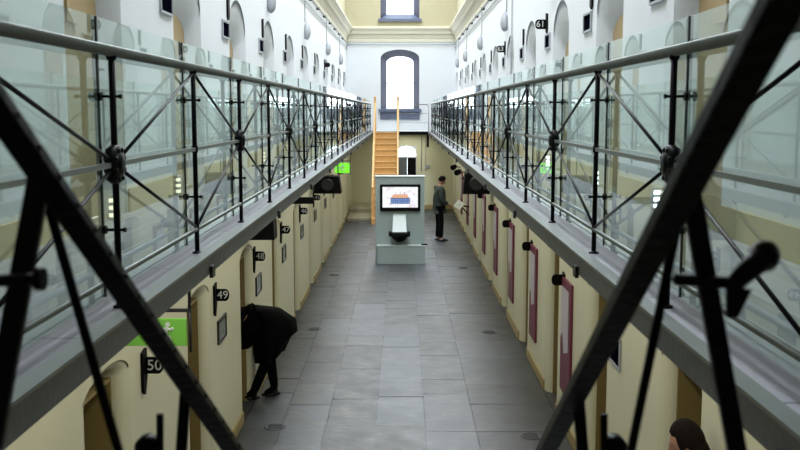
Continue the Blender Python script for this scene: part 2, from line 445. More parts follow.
# ---------------------------------------------------------------- cornice and storey above
def cornice(side, X, nm):
    # section (inward offset from wall, z)
    sec = [(0, EYE+2.42), (.03, EYE+2.42), (.03, EYE+2.52), (.05, EYE+2.56), (.08, EYE+2.66), (.14, EYE+2.70), (.16, EYE+2.78), (.20, EYE+2.84), (.24, EYE+2.88), (.24, EYE+2.94), (0, EYE+2.98)]
    b = MB(); b.extrude([(side*(X-o), BACK, z) for o, z in sec], (0, END-BACK, 0))
    return structure(b.build(nm, 'cornice'))
cornice(-1, WL, 'trim_1'); cornice(1, WR, 'trim_2')
for side, X, nm in ((-1, WL, 'wall_left_upper'), (1, WR, 'wall_right_upper')):
    b = MB(); b.box(min(side*X, side*(X+.3)), max(side*X, side*(X+.3)), BACK, END, EYE+2.5, ROOF)
    structure(b.build(nm, 'upper'))
# end wall with two arched windows and a door arch
def arched_hole_wall(name, x0, x1, z0, z1, holes, Y, T, mats):
    """holes: list of (xa,xb,za,zs,zt); built as vertical strips; front face at Y, thickness T"""
    b = MB()
    hs = sorted(holes, key=lambda h: h[2])
    # each hole lies in its own horizontal band
    zc = z0
    for i, (xa, xb, za, zs, zt) in enumerate(hs):
        ztop = (zt+hs[i+1][2])/2 if i+1 < len(hs) else z1
        if za > zc: b.quad((x0, Y, zc), (x1, Y, zc), (x1, Y, za), (x0, Y, za))
        b.quad((x0, Y, za), (xa, Y, za), (xa, Y, ztop), (x0, Y, ztop)); b.quad((xb, Y, za), (x1, Y, za), (x1, Y, ztop), (xb, Y, ztop))
        o = arch(xa, xb, za, zs, zt)
        for p, q in zip(o[1:-2], o[2:-1]): b.quad((p[0], Y, p[1]), (q[0], Y, q[1]), (q[0], Y, ztop), (p[0], Y, ztop))
        zc = ztop
    bmesh.ops.remove_doubles(b.bm, verts=b.bm.verts, dist=1e-5)
    return structure(b.build(name, mats))
def e(px, py): # end wall point
    p = U(px, py, END); return p.x, p.z
X0, Z120 = e(380.7, 109); X1, Zt = e(419.3, 49.5)
zs_lo = e(0, 58)[1]
X0g, zb = e(386.5, 110); X1g, ztg = e(413.5, 56); zsg = e(0, 62)[1]
Zu = e(0, 19)[1]
XD0, zda = e(397, 210); XD1, zdt = e(416, 146)
arched_hole_wall('wall_far', -3.2, 3.2, 0, EYE+2.45, [(XD0, XD1, 0, e(0, 153)[1], zdt), (X0, X1, Z120, zs_lo, Zt)], END, .4, M['endwhite'])
arched_hole_wall('wall_far_upper', -3.2, 3.2, EYE+2.45, ROOF, [(X0, X1, Zu, ROOF-.9, ROOF-.5)], END, .4, M['upper'])
# cream lower zone of the far wall (a painted dado up to the landing)
b = MB()
b.box(-GW-.6, XD0-.02, END-.012, END, 0, DECK-.1); b.box(XD1+.02, GW+.6, END-.012, END, 0, DECK-.1); b.box(XD0-.02, XD1+.02, END-.012, END, zdt+.02, DECK-.1)
b.box(-GW-.6, 2.2, END-.012, END, DECK-.1, DECK)
structure(b.build('trim_3', 'endcream'))
b = MB(); b.box(-GW-.5, XD0-.05, END-.035, END-.012, 0, .16); b.box(XD1+.05, GW+.5, END-.035, END-.012, 0, .16)
structure(b.build('baseboard_far', 'tan'))
sec = [(0, EYE+2.42), (.03, EYE+2.42), (.03, EYE+2.52), (.05, EYE+2.56), (.08, EYE+2.66), (.14, EYE+2.70), (.16, EYE+2.78), (.20, EYE+2.84), (.24, EYE+2.88), (.24, EYE+2.94), (0, EYE+2.98)]
b = MB(); b.extrude([(-WL, END-o, z) for o, z in sec], (WL+WR, 0, 0)); structure(b.build('trim_4', 'cornice'))

def window(nm, xa, xb, za, zs, zt, ga, gb, gza, gzs, gzt, bars_z, bars_x):
    b = MB(); o = arch(xa, xb, za, zs, zt); g = arch(ga, gb, gza, gzs, gzt); D = .34
    for i in range(len(o)):
        j = (i+1) % len(o)
        b.quad((o[i][0], END, o[i][1]), (o[j][0], END, o[j][1]), (g[j][0], END+D, g[j][1]), (g[i][0], END+D, g[i][1]))
    # architrave ring on the wall face
    w = structure(b.build(nm, 'winframe'))
    b = MB()
    for z in bars_z: b.box(ga, gb, END+D-.03, END+D+.01, z-.018, z+.018)
    for x in bars_x: b.box(x-.008, x+.008, END+D-.02, END+D, gza, gzt-.02)
    b.build('glazing_bar', 'conduit', w)
    b = MB(); b.extrude([(p[0], END+D+.02, p[1]) for p in g], (0, .01, 0)); b.build('pane', 'winglass', w)
    b = MB(); b.box(xa-.08, xb+.08, END-.12, END+.02, za-.10, za); b.extrude([(xa, END-.02, za), (xb, END-.02, za), (gb, END+D-.02, gza), (ga, END+D-.02, gza)], (0, .02, -.03)); b.build('window_sill', 'sill', w)
    return w
gx = X1g-X0g
window('window_1', X0, X1, Z120, zs_lo, Zt, X0g, X1g, zb+.06, zsg, ztg, [e(0, 83)[1]], [X0g+gx*.36, X0g+gx*.64])
window('window_2', X0, X1, Zu, ROOF-.9, ROOF-.5, X0g, X1g, e(0, 13.5)[1], ROOF-1.0, ROOF-.65, [Zu+1.3], [X0g+gx*.36, X0g+gx*.64])
# deep blue-grey apron beneath the lower window
b = MB(); b.box(X0-.02, X1+.02, END-.05, END-.001, e(0, 119.5)[1], Z120-.1); structure(b.build('trim_5', 'sill'))
# arched far door with bright fanlight
o = arch(XD0, XD1, 0, e(0, 153)[1], zdt); zf = e(0, 158)[1]
b = MB()
for p, q in zip(o[:-1], o[1:]): b.quad((p[0], END-.013, p[1]), (q[0], END-.013, q[1]), (q[0], END+.3, q[1]), (p[0], END+.3, p[1]))
fd = structure(b.build('door_90', 'endcream'))
b = MB(); xm = (XD0+XD1)/2+.03
b.box(XD0, xm-.005, END+.2, END+.25, 0, zf); b.build('door_leaf', 'greydoor', fd)
b = MB(); b.box(xm+.005, XD1, END+.18, END+.23, 0, zf); b.build('door_leaf', 'black', fd)
b = MB(); b.box(XD0, XD1, END+.17, END+.25, zf, zf+.05)
for k in range(1, 5):
    x = XD0+(XD1-XD0)*k/5; b.box(x-.008, x+.008, END+.2, END+.22, zf+.05, zdt)
b.box(XD0, XD1, END+.2, END+.22, zf+.2, zf+.215)
b.build('fanlight_bars', 'endwhite', fd)
b = MB(); b.extrude([(p[0], END+.24, p[1]) for p in arch(XD0, XD1, zf+.05, e(0, 153)[1], zdt)], (0, .01, 0)); b.build('pane', 'winglass', fd)
# back wall behind the viewer
b = MB(); b.box(-3.2, 3.2, BACK-.2, BACK, 0, ROOF); structure(b.build('wall_back', 'endcream'))

# ---------------------------------------------------------------- gallery walkways
for side, fx, X, nm in ((-1, FL, WL, 'left'), (1, FR, WR, 'right')):
    g = empty('gallery_walkway', (side*(fx+.5), 15, DECK), 'long slate-grey upper walkway running along the %s-hand cells' % nm, 'walkway')
    b = MB(); b.box(min(side*(fx+.03), side*(X+.02)), max(side*(fx+.03), side*(X-.001)), BACK, END-.012, DECK-SLAB, DECK)
    b.build('deck', 'deck', g)
    b = MB(); y1 = 34.0
    b.box(min(side*fx, side*(fx+.03)), max(side*fx, side*(fx+.03)), BACK, y1, DECK-.105, DECK-.004)
    b.build('fascia', 'fascia', g, bevel=.004)
    b = MB(); b.box(min(side*(fx-.012), side*(fx+.05)), max(side*(fx-.012), side*(fx+.05)), BACK, y1, DECK-.004, DECK+.008)
    b.build('edge_strip', 'steel', g)
    k = 0; y = 4.95-2*1.375*1
    while y < 34:
        b = MB(); b.box(min(side*(fx-.018), side*fx), max(side*(fx-.018), side*fx), y-.035, y+.035, DECK-.12, DECK-.06)
        b.build('bracket', 'darkmetal', g); y += 2.77

# ---------------------------------------------------------------- gallery railings
def gallery_railing(side, px, nm):
    r = empty('gallery_railing', (side*px, R0, DECK), 'black iron railing with grey tube rails along the %s-hand gallery edge' % nm, 'railing')
    yE = R0+PITCH*(NP-1)
    if yE > 34.05: yE = 34.05
    b = MB(); b.bar((side*px, BACK, DECK+.955), (side*px, 34.1, DECK+.955), .021, n=14); b.build('handrail', 'steel', r)
    b = MB(); b.bar((side*px, BACK, DECK+.54), (side*px, 34.1, DECK+.54), .013, n=4); b.build('middle_rail', 'steel', r)
    b = MB(); b.bar((side*px, BACK, DECK+.125), (side*px, 34.1, DECK+.125), .011, n=10); b.build('lower_rail', 'steel', r)
    first = None; fb = None; fd = None; fc = None
    for k in range(-2, NP):
        y = R0+PITCH*k
        if y > 34.12: break
        if first is None:
            b = MB(); b.bar((side*px, y, DECK), (side*px, y, DECK+.94), .0125, n=10)
            b.lathe((side*px, y, DECK), (0, 0, 1), [(0, .026), (.006, .026), (.012, .014)], 12)
            b.lathe((side*px, y, DECK+.92), (0, 0, 1), [(0, .014), (.01, .02), (.02, .02)], 12)
            b.lathe((side*px, y, DECK+.54), (0, 0, 1), [(-.02, .0125), (-.015, .017), (.015, .017), (.02, .0125)], 12)
            first = b.build('post', 'iron', r)
            fc = []
            for z in (.79, .295):
                b = MB()
                b.bar((side*(px-.028), y, DECK+z), (side*(px+.085), y, DECK+z), .006, n=8)
                b.lathe((side*(px+.073), y, DECK+z), (side, 0, 0), [(0, .018), (.012, .018)], 12)
                b.lathe((side*(px+.04), y, DECK+z), (side, 0, 0), [(0, .016), (.012, .016)], 12)
                b.lathe((side*(px-.034), y, DECK+z), (side, 0, 0), [(0, .009), (.01, .009)], 8)
                fc.append(b.build('glass_clamp', 'iron', r))
            fy = y
        else:
            for o in [first]+fc:
                c = o.copy(); COL.objects.link(c); c.parent = r; c.location = (0, y-fy, 0)
        if k % 2 == 0:
            if fb is None:
                b = MB()
                b.lathe((side*px, y, DECK+.54), (1, 0, 0), [(-.034, .018), (-.03, .034), (-.022, .04), (-.02, .066), (-.01, .074), (.01, .074), (.02, .066), (.022, .04), (.03, .034), (.034, .018)], 20)
                for q in range(8):
                    t = 2*PI*q/8+PI/8
                    b.lathe((side*px, y+.056*math.cos(t), DECK+.54+.056*math.sin(t)), (1, 0, 0), [(-.027, .004), (-.024, .01), (.024, .01), (.027, .004)], 8)
                fb = b.build('boss', 'iron', r); by = y
            else:
                c = fb.copy(); COL.objects.link(c); c.parent = r; c.location = (0, y-by, 0)
            if fd is None:
                fd = []
                for sy in (-1, 1):
                    for zt in (.925, .14):
                        b = MB(); b.bar((side*px, y+sy*.06, DECK+.54+(.02 if zt > .5 else -.02)), (side*px, y+sy*(PITCH-.01), DECK+zt), .0075, n=8)
                        fd.append((b.build('brace', 'iron', r), y))
            else:
                for o, yy in fd:
                    if y+PITCH > 34.3 and o in (fd[2][0], fd[3][0]): continue
                    c = o.copy(); COL.objects.link(c); c.parent = r; c.location = (0, y-yy, 0)
    return r
gallery_railing(-1, PL, 'left'); gallery_railing(1, PR, 'right')
# glass panels
for side, px, nm in ((-1, PL+.058, 'left'), (1, PR+.055, 'right')):
    proto = None; n = 0
    for k in range(0, NP):
        y = R0+PITCH*k
        if y+PITCH > 34.6: break
        lab = '%s tall clear glass panel fixed to the %s-hand railing, counted from the near end' % (ORD[n], nm)
        if proto is None:
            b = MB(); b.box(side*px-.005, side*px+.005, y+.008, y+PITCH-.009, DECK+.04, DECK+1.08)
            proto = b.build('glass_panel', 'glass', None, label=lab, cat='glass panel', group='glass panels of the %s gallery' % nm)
            b = MB(); b.box(side*px-.009, side*px+.009, y-.0065, y+.0075, DECK+.04, DECK+1.08)
            b.build('edge_seal', 'glassedge', proto); py_ = y
        else:
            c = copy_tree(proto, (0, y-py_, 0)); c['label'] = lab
        n += 1

# ---------------------------------------------------------------- far landing, its rail and the pine staircase
g = empty('far_landing', (0, 34.6, DECK), 'cream landing deck crossing under the far window at gallery level', 'landing')
b = MB(); b.box(-FL-.025, FR+.025, 34.005, END-.013, DECK-.10, DECK-.002); b.build('deck', 'endwhite', g)
b = MB(); b.box(-FL, FR, 33.97, 34.0, DECK-.12, DECK-.0); b.build('edge_beam', 'iron', g)
b = MB(); b.box(.86, .94, 33.93, 33.97, DECK-.55, DECK-.12); b.build('hanger', 'iron', g)
g = empty('landing_rail', (.4, 34.0, DECK), 'thin grey tube rail round the landing right of the stair top', 'railing')
b = MB(); b.bar((-.1, 33.99, DECK+.93), (.87, 33.99, DECK+.93), .014); b.bar((.87, 33.99, DECK+.93), (.93, 33.99, DECK+.87), .014); b.bar((.93, 33.99, DECK+.87), (.93, 33.99, DECK), .014); b.build('top_rail', 'steel', g)
for z in (.62, .3):
    b = MB(); b.bar((-.1, 33.99, DECK+z), (.93, 33.99, DECK+z), .007); b.build('rail', 'steel', g)

SX0, SX1 = -.935, -.14; YB, YT = 30.55, 33.90; NS = 15
g = empty('staircase', (-.55, YB, 0), 'steep honey pine staircase rising behind the kiosk to the landing', 'staircase')
for x, nm in ((SX0, 'left'), (SX1, 'right')):
    b = MB()
    b.extrude([(x-.025, YB-.12, 0), (x-.025, YB+.12, 0), (x-.025, YT+.02, DECK-.20), (x-.025, YT+.02, DECK+.02), (x-.025, YT-.1, DECK+.03), (x-.025, YB-.12, .2)], (.05, 0, 0))
    b.build('stringer', 'wood', g, bevel=.004)
    b = MB(); b.extrude([(x-.03, YB-.05, 1.0), (x-.03, YT, DECK+.98), (x-.03, YT, DECK+1.05), (x-.03, YB-.05, 1.07)], (.06, 0, 0)); b.build('handrail', 'wood', g, bevel=.008)
    for y, z0, z1 in ((YB-.02, 0, 1.12), (YT-.02, DECK-.1, DECK+1.12)):
        b = MB(); b.box(x-.04, x+.04, y-.04, y+.04, z0, z1)
        b.lathe((x, y, z1), (0, 0, 1), [(0, .03), (.02, .045), (.05, .048), (.08, .035), (.1, .005)], 12); b.build('newel_post', 'wood', g)
    for k in range(1, 14):
        t = k/14; y = YB+(YT-YB)*t; z = DECK*t
        b = MB(); b.box(x-.012, x+.012, y-.015, y+.015, z+.08, z+1.02-.0*t); b.build('baluster', 'wood', g)
for k in range(NS):
    t0 = k/NS; y = YB+(YT-YB)*t0; z = DECK*(k+1)/NS-.02
    b = MB(); b.box(SX0+.026, SX1-.026, y-.03, y+.24, z-.035, z); b.build('tread', 'wood', g, bevel=.006)
    b = MB(); b.box(SX0+.026, SX1-.026, y+.0, y+.018, z-DECK/NS+.005, z-.036); b.build('riser', 'wood', g)

# low stone steps left of the stair
g = empty('stone_steps', (-1.4, 32, 0), 'two shallow pale stone steps on the floor left of the staircase foot', 'steps')
b = MB(); b.box(-1.80, -1.0, 31.3, 33.1, 0, .11); b.build('step', 'step', g, bevel=.01)
b = MB(); b.box(-1.80, -1.0, 33.1, END-.04, 0, .24); b.build('step', 'step', g, bevel=.01)

# ---------------------------------------------------------------- kiosk
KY = 22.75
kx0, kx1 = U(375, 264, KY).x, U(424.8, 264, KY).x
kz = 2.03
g = empty('information_kiosk', ((kx0+kx1)/2, KY, 0), 'grey-green freestanding touchscreen kiosk in the middle of the floor', 'kiosk')
b = MB(); b.extrude([(kx0+.01, KY+.02, 0), (kx0+.01, KY+.42, 0), (kx0+.01, KY+.30, kz), (kx0+.01, KY+.06, kz)], (kx1-kx0-.02, 0, 0))
kb = b.build('cabinet', 'kiosk', g, bevel=.012)
b = MB(); b.box(kx0-.005, kx1+.005, KY+.04, KY+.32, kz, kz+.03); b.build('top_cap', 'kiosk_light', g, bevel=.006)
fy = KY-.22
b = MB(); b.box(kx0+.06, kx1+.0, fy, KY+.02, 0, .42); b.build('base_box', 'kiosk', g, bevel=.008)
b = MB(); b.box(kx0+.05, kx1+.01, fy-.012, KY+.02, .42, .445); b.build('base_lid', 'kiosk_light', g, bevel=.005)
b = MB(); b.box(.33+.12, .50+.1, fy+.05, fy+.13, .445, .475); b.build('card_reader', 'black', g, bevel=.005)
s0 = U(380, 184.5, KY); s1 = U(420.3, 211, KY)
b = MB(); b.box(s0.x, s1.x, KY-.03, KY+.06, s1.z, s0.z); sf = b.build('screen_frame', 'black', g, bevel=.01)
t0 = U(382.5, 187, KY-.03); t1 = U(417.8, 207.5, KY-.03)
b = MB(); b.box(t0.x, t1.x, KY-.034, KY-.028, t1.z, t0.z); sc = b.build('screen', 'screen', sf)
cx, cz = (t0.x+t1.x)/2, (t0.z+t1.z)/2
# picture on the screen: a building elevation
b = MB(); b.box(cx-.22, cx+.22, KY-.037, KY-.034, cz-.15, cz-.02); b.build('picture_building', 'scr_blue', sf)
b = MB(); b.extrude([(cx-.22, KY-.037, cz-.02), (cx-.16, KY-.037, cz+.07), (cx+.16, KY-.037, cz+.07), (cx+.22, KY-.037, cz-.02)], (0, .003, 0)); b.build('picture_roof', 'scr_orange', sf)
b = MB()
for q in range(9): x = cx-.22+.44*q/8; b.box(x-.006, x+.006, KY-.039, KY-.036, cz-.15, cz-.03)
b.box(cx-.23, cx+.23, KY-.039, KY-.036, cz-.03, cz-.015); b.box(cx-.23, cx+.23, KY-.039, KY-.036, cz-.09, cz-.08)
b.box(cx-.24, cx+.24, KY-.039, KY-.036, cz-.155, cz-.145)
for q in (-.1, 0, .1): b.box(cx+q-.004, cx+q+.004, KY-.039, KY-.036, cz+.07, cz+.13)
b.build('picture_lines', 'scr_line', sf)
q0 = U(399.5, 213, KY); q1 = U(399.5, 231, KY-.35)
b = MB(); cxk = q0.x
b.extrude([(cxk-.15, KY+.06, q0.z), (cxk+.15, KY+.06, q0.z), (cxk+.17, KY-.28, q0.z-.42), (cxk-.17, KY-.28, q0.z-.42)], (0, .05, -.05)); b.build('control_ledge', 'kiosk_light', g, bevel=.01)
zl = q0.z-.45
b = MB(); b.box(cxk-.2, cxk+.2, KY-.33, KY+.05, zl-.08, zl); b.lathe((cxk, KY-.12, zl-.08), (0, 0, -1), [(0, .19), (.08, .16), (.14, .06)], 16); b.build('ledge_tray', 'black', g, bevel=.01)
for sx in (-1, 1):
    b = MB(); b.lathe((cxk+sx*.2, KY-.22, zl-.02), (sx, 0, 0), [(0, .06), (.03, .065), (.05, .05)], 16); b.build('knob', 'black', g)
b = MB(); b.lathe((cxk, KY-.2, zl+.0), (0, -.3, 1), [(0, .05), (.03, .045), (.05, .02)], 14); b.build('trackball', 'steel', g)
# ---------------------------------------------------------------- signs, notices, lamps
RZ = Matrix.Rotation(PI/2, 3, 'X')      # text upright facing -Y
def flag_sign(name, root_loc, side, xw, y, zc, number, w, h, label, group, flag=True, low=.19, hi=.13, m='black'):
    """wall plate with a projecting number flag and a framed notice below is a thing of its own"""
    g = empty(name, (side*xw, y, zc), label, 'number sign', group)
    b = MB(); x0, x1 = side*xw, side*(xw-.022)
    b.extrude([(x0, y-.06, zc+hi), (x0, y+.05, zc+hi+.02), (x0, y+.05, zc-.09), (x0, y-.01, zc-low), (x0, y-.06, zc-low+.03)], (side*-.022, 0, 0))
    b.build('wall_plate', m, g, bevel=.003)
    if flag:
        b = MB(); xa = side*(xw-.022); xb = side*(xw-.022-w)
        rim = [(xa, zc-h/2), (xa, zc+h/2)]
        n = 8; xc = side*(xw-.022-w+h*.3)
        for i in range(n+1):
            t = PI/2-PI*i/n; rim.append((xc-side*math.cos(t)*h*.3, zc+math.sin(t)*h/2))
        b.extrude([(p[0], y, p[1]) for p in rim], (0, .02, 0)); b.build('number_flag', m, g)
        if number:
            txt(number, h*.92, Vector(((xa+xb)/2, y-.002, zc)), RZ, 'num', g, 'number')
    return g
def notice(side, xw, y, z, L, H, pm, label, group):
    g = empty('framed_notice', (side*xw, y, z), label, 'notice', group)
    b = MB(); x0 = side*xw; t = .022
    for (ya, yb, za, zb_) in ((y-L/2, y+L/2, z+H/2-t, z+H/2), (y-L/2, y+L/2, z-H/2, z-H/2+t), (y-L/2, y-L/2+t, z-H/2+t, z+H/2-t), (y+L/2-t, y+L/2, z-H/2+t, z+H/2-t)):
        b.box(min(x0, x0-side*.02), max(x0, x0-side*.02), ya, yb, za, zb_)
    b.build('frame', 'frame' if pm == 'paper' else 'lamp', g)
    b = MB(); b.box(min(x0-side*.002, x0-side*.01), max(x0-side*.002, x0-side*.01), y-L/2+t, y+L/2-t, z-H/2+t, z+H/2-t); b.build('sheet', pm, g)
    return g
# ground floor, left: numbers 50, 49, 48 ... past each doorway
gx_ = GW+.02
for k in range(10):
    y = (6.75, 9.4, 11.95, 14.65, 17.4)[k] if k < 5 else 17.4+2.74*(k-4); num = str(50-k)
    flag_sign('cell_number_sign', None, -1, gx_, y, 1.79, num, .125, .12,
              'black cell number sign reading %s on the left cream wall' % num if k < 5 else '%s black cell number sign from the near end on the left cream wall' % ORD[k], 'cell numbers on the left ground floor', hi=.10, low=.21)
    if 0 < k < 9:
        notice(-1, gx_, y+.33, 1.38, .44, .24, 'paper', 'black framed paper notice below cell number %s' % num if k < 5 else '%s framed paper notice from the near end on the left lower wall' % ORD[k], 'notices on the left ground floor')
for k in range(9):
    y = 8.42+2.74*k
    if k == 0:
        notice(1, gx_, y-.22, 1.54, .42, .27, 'darkpaper', 'dark framed notice on the right cream wall just behind the thick diagonal bar', 'notices on the right ground floor'); continue
    g = flag_sign('cell_number_sign', None, 1, gx_, y-.27, 1.68, None, .125, .125,
              '%s black sideways number sign from the near end on the right cream wall' % ORD[k-1], 'cell numbers on the right ground floor', hi=.07)
# banners on the right piers
for k in range(8):
    y = 10.72+2.74*k-.35+.35
    g = empty('display_banner', (gx_, y, 1.1), '%s magenta and white text banner from the near end on the right-hand pier' % ORD[k], 'banner', 'magenta banners on the right piers')
    b = MB(); b.box(gx_-.03, gx_, y-.42, y+.2, .42, 1.72); b.build('board', 'magenta', g, bevel=.004)
    b = MB(); b.extrude([(gx_-.034, y-.30, .95), (gx_-.034, y-.05, .88), (gx_-.034, y+.05, 1.1), (gx_-.034, y+.17, 1.02), (gx_-.034, y+.17, 1.62), (gx_-.034, y-.30, 1.62)], (.004, 0, 0)); b.build('text_panel', 'banner_white', g)
# upper gallery notices and number plates
upnum = {1: '59', 2: '61', 4: '63'}
for k in range(10):
    y = 8.35+UP*k
    notice(-1, WL, y, EYE+.90, .42, .20, 'darkpaper', '%s dark framed notice from the near end on the white left gallery wall' % ORD[k], 'notices on the left gallery wall')
    flag_sign('cell_number_sign', None, -1, WL, y+.3-.12, EYE+1.15, None, .13, .11, '%s dark number plate from the near end above a left gallery notice' % ORD[k], 'number plates on the left gallery wall', flag=(k in (0, 6)), low=.13)
    y = 7.4+UP*k+.05
    notice(1, WR, y, EYE+.90, .42, .20, 'darkpaper', '%s dark framed notice from the near end on the white right gallery wall' % ORD[k], 'notices on the right gallery wall')
    f = k in (2, 4)
    flag_sign('cell_number_sign', None, 1, WR, y-.2 if k != 2 else 13.1, EYE+1.13, upnum.get(k) if f else None, .14, .125,
              ('dark number sign reading %s projecting from the white right gallery wall' % upnum[k]) if f else '%s dark number plate from the near end above a right gallery notice' % ORD[k], 'number plates on the right gallery wall', flag=f, low=.12)
# grey wall lamps hanging under conduits
def wall_lamp(side, X, y, label, grp):
    zc = EYE+1.60
    g = empty('wall_lamp', (side*X, y, zc), label, 'lamp', grp)
    b = MB(); prof = [(-.17, .01), (-.15, .04), (-.11, .065), (-.03, .08), (.05, .074), (.12, .05), (.16, .025), (.2, .012)]
    b.lathe((side*(X-.05), y, zc), (0, 0, 1), prof, 20)
    for v in b.bm.verts:
        if side*v.co.x > X: v.co.x = side*X
    b.build('shade', 'lamp', g)
    b = MB(); b.bar((side*(X-.015), y, zc+.18), (side*(X-.015), y, CORN-.15), .009, n=8); b.build('conduit', 'conduit', g)
for k, y in enumerate((9.2, 14.7, 20.2, 25.9, 31.3)): wall_lamp(-1, WL, y, '%s grey teardrop lamp from the near end on the left gallery wall' % ORD[k], 'grey lamps on the left gallery wall')
for k, y in enumerate((12.6, 18.1, 23.7, 29.2, 33.4)): wall_lamp(1, WR, y, '%s grey teardrop lamp from the near end on the right gallery wall' % ORD[k], 'grey lamps on the right gallery wall')
# service pipes along the cornice and down the walls
for side, X, nm in ((-1, WL, 'left'), (1, WR, 'right')):
    g = empty('service_pipe', (side*X, 15, EYE+2.33), 'thin grey pipe with brackets running under the %s cornice' % nm, 'pipe')
    b = MB(); b.bar((side*(X-.06), BACK, EYE+2.35), (side*(X-.06), END-.02, EYE+2.35), .014); b.bar((side*(X-.03), BACK, EYE+2.2), (side*(X-.03), END-.02, EYE+2.2), .01); b.build('pipe', 'conduit', g)
    y = 6
    while y < END-1:
        b = MB(); b.box(min(side*X, side*(X-.08)), max(side*X, side*(X-.08)), y-.015, y+.015, EYE+2.32, EYE+2.38); b.build('pipe_bracket', 'frame', g); y += 1.9
for side, X, ys, nm in ((1, WR, (17.2,), 'right'),):
    for y in ys:
        b = MB(); b.bar((side*(X-.02), y, DECK), (side*(X-.02), y, CORN-.3), .014)
        b.build('wall_conduit', 'conduit', None, label='vertical grey conduit up the white right gallery wall', cat='conduit')
b = MB(); b.bar((-.0+.7, END-.04, 1.4), (.7, END-.04, DECK-.1), .014); b.bar((.85, END-.04, 1.4), (.85, END-.04, DECK-.1), .01); b.box(.83, 1.0, END-.05, END-.012, 1.5, 1.62)
b.build('wall_conduit', 'conduit', None, label='pair of grey conduits with a small box on the far cream wall', cat='conduit')
b = MB(); b.bar((-WL+.06, END-.05, EYE+2.33), (WR-.06, END-.05, EYE+2.33), .012); b.build('service_pipe', 'conduit', None, label='thin pipe crossing the far wall below its cornice', cat='pipe')

# hung exit signs
def exit_sign(x0, x1, y, z0, z1, m, label, lit):
    g = empty('exit_sign', ((x0+x1)/2, y, z1), label, 'sign', None)
    b = MB(); b.box(x0, x1, y, y+.03, z0, z1); b.build('panel', m, g, bevel=.003)
    b = MB(); b.box(x0-.01, x1+.03, y+.005, y+.025, z1+.04, z1+.06); b.bar((x1+.02, y+.015, z1+.05), (x1+.02, y+.015, DECK-SLAB), .01)
    b.bar((x0, y+.015, z1+.05), (x0, y+.015, DECK-SLAB), .01); b.bar((x1+.02, y+.015, z1+.05), (x1+.02, y+.015, z0-.04), .008)
    b.build('hanger', 'darkmetal', g)
    # running figure and arrow
    w = x1-x0; h = z1-z0; cx = x1-h*.7; cz = (z0+z1)/2; yy = y-.003
    b = MB()
    b.lathe((cx+.005, yy+.002, cz+h*.30), (0, -1, 0), [(0, h*.09), (.003, h*.09)], 12)
    for (ax, az, bx, bz) in ((0, .2, -.03, -.08), (-.03, -.08, .12, -.2), (.12, -.2, .1, -.36), (-.03, -.08, -.14, -.2), (-.14, -.2, -.28, -.22), (0, .16, .16, .08), (.16, .08, .22, .18), (0, .16, -.18, .12), (-.18, .12, -.22, 0)):
        b.bar((cx+ax*h, yy, cz+az*h), (cx+bx*h, yy, cz+bz*h), h*.05, n=6)
    b.build('running_figure', 'num', g); b = MB()
    b.extrude([(x0+w*.1, yy, cz), (x0+w*.2, yy, cz+h*.22), (x0+w*.2, yy, cz+h*.07), (x0+w*.38, yy, cz+h*.07), (x0+w*.38, yy, cz-h*.07), (x0+w*.2, yy, cz-h*.07), (x0+w*.2, yy, cz-h*.22)], (0, .003, 0))
    b.build('arrow', 'num', g)
    return g
a = U(186, 319, 5.7); c = U(100, 346, 5.7)
exit_sign(c.x, a.x, 5.7, c.z, a.z, 'green', 'green running-man exit sign hung under the left walkway near cell 50', False)
a = U(349.5, 163, 24.5); c = U(335, 173, 24.5)
exit_sign(c.x, a.x, 24.5, c.z, a.z, 'greenlit', 'small glowing green exit sign hung under the left walkway far down the hall', True)
# black loudspeakers hung under the walkways
def speaker(x0, x1, y, z0, z1, label, deep=.4):
    g = empty('loudspeaker', ((x0+x1)/2, y, z1), label, 'loudspeaker', None)
    b = MB(); b.extrude([(x0, y, z0), (x1, y, z0), (x1, y, z1), (x0+(x1-x0)*.08, y, z1)], (0, deep, 0)); b.build('cabinet', 'black', g, bevel=.008)
    b = MB(); cx = (x0+x1)/2; r = min(z1-z0, abs(x1-x0))*.36
    b.lathe((cx, y, (z0+z1)/2), (0, -1, 0), [(0, r), (.012, r), (.014, r*.8), (.004, r*.2)], 24); b.build('grille', 'frame', g)
    b = MB(); b.bar((x0+.12*(x1-x0), y+.1, z1), (x0+.12*(x1-x0), y+.1, DECK-SLAB), .012); b.bar((cx, y+.2, z1), (cx, y+.2, DECK-SLAB), .012); b.build('hanger', 'darkmetal', g)
speaker(1.26, 1.82, 20, 1.87, 2.30, 'black box loudspeaker hung under the right-hand walkway')
speaker(-1.26, -1.82, 20, 1.88, 2.24, 'black loudspeaker hung under the left walkway before the glowing sign')
speaker(-1.50, -1.82, 11.3, 2.08, 2.60, 'tall black box under the left walkway above the bending woman', .3)
g = empty('light_fitting', (-1.6, 15, 2.2), 'long flat black fitting jutting from the left wall beside number 47', 'light fitting')
b = MB(); b.box(-1.84, -1.36, 14.9, 15.0, 2.16, 2.26); b.build('casing', 'black', g, bevel=.01)
# small triple lamps at the foot of the gallery walls
for side, X, ys, nm in ((1, WR, (7.2, 9.45, 12.6), 'right'), (-1, WL, (6.55, 8.5, 13.8, 16.75), 'left')):
    for k, y in enumerate(ys):
        g = empty('floor_level_light', (side*X, y, DECK), '%s small bright light at the foot of the %s gallery wall' % (ORD[k], nm), 'light', 'low lights along the %s gallery wall' % nm)
        b = MB(); b.box(min(side*(X-.02), side*(X-.07)), max(side*(X-.02), side*(X-.07)), y-.045, y+.045, DECK+.0, DECK+.17); b.build('housing', 'lamp', g)
        for q in (.035, .085, .135):
            b = MB(); b.box(side*(X-.045)-.02, side*(X-.045)+.02, y-.05, y-.045, DECK+q-.013, DECK+q+.013); b.build('lamp_lens', 'bulb' if side > 0 else 'bulb_dim', g)
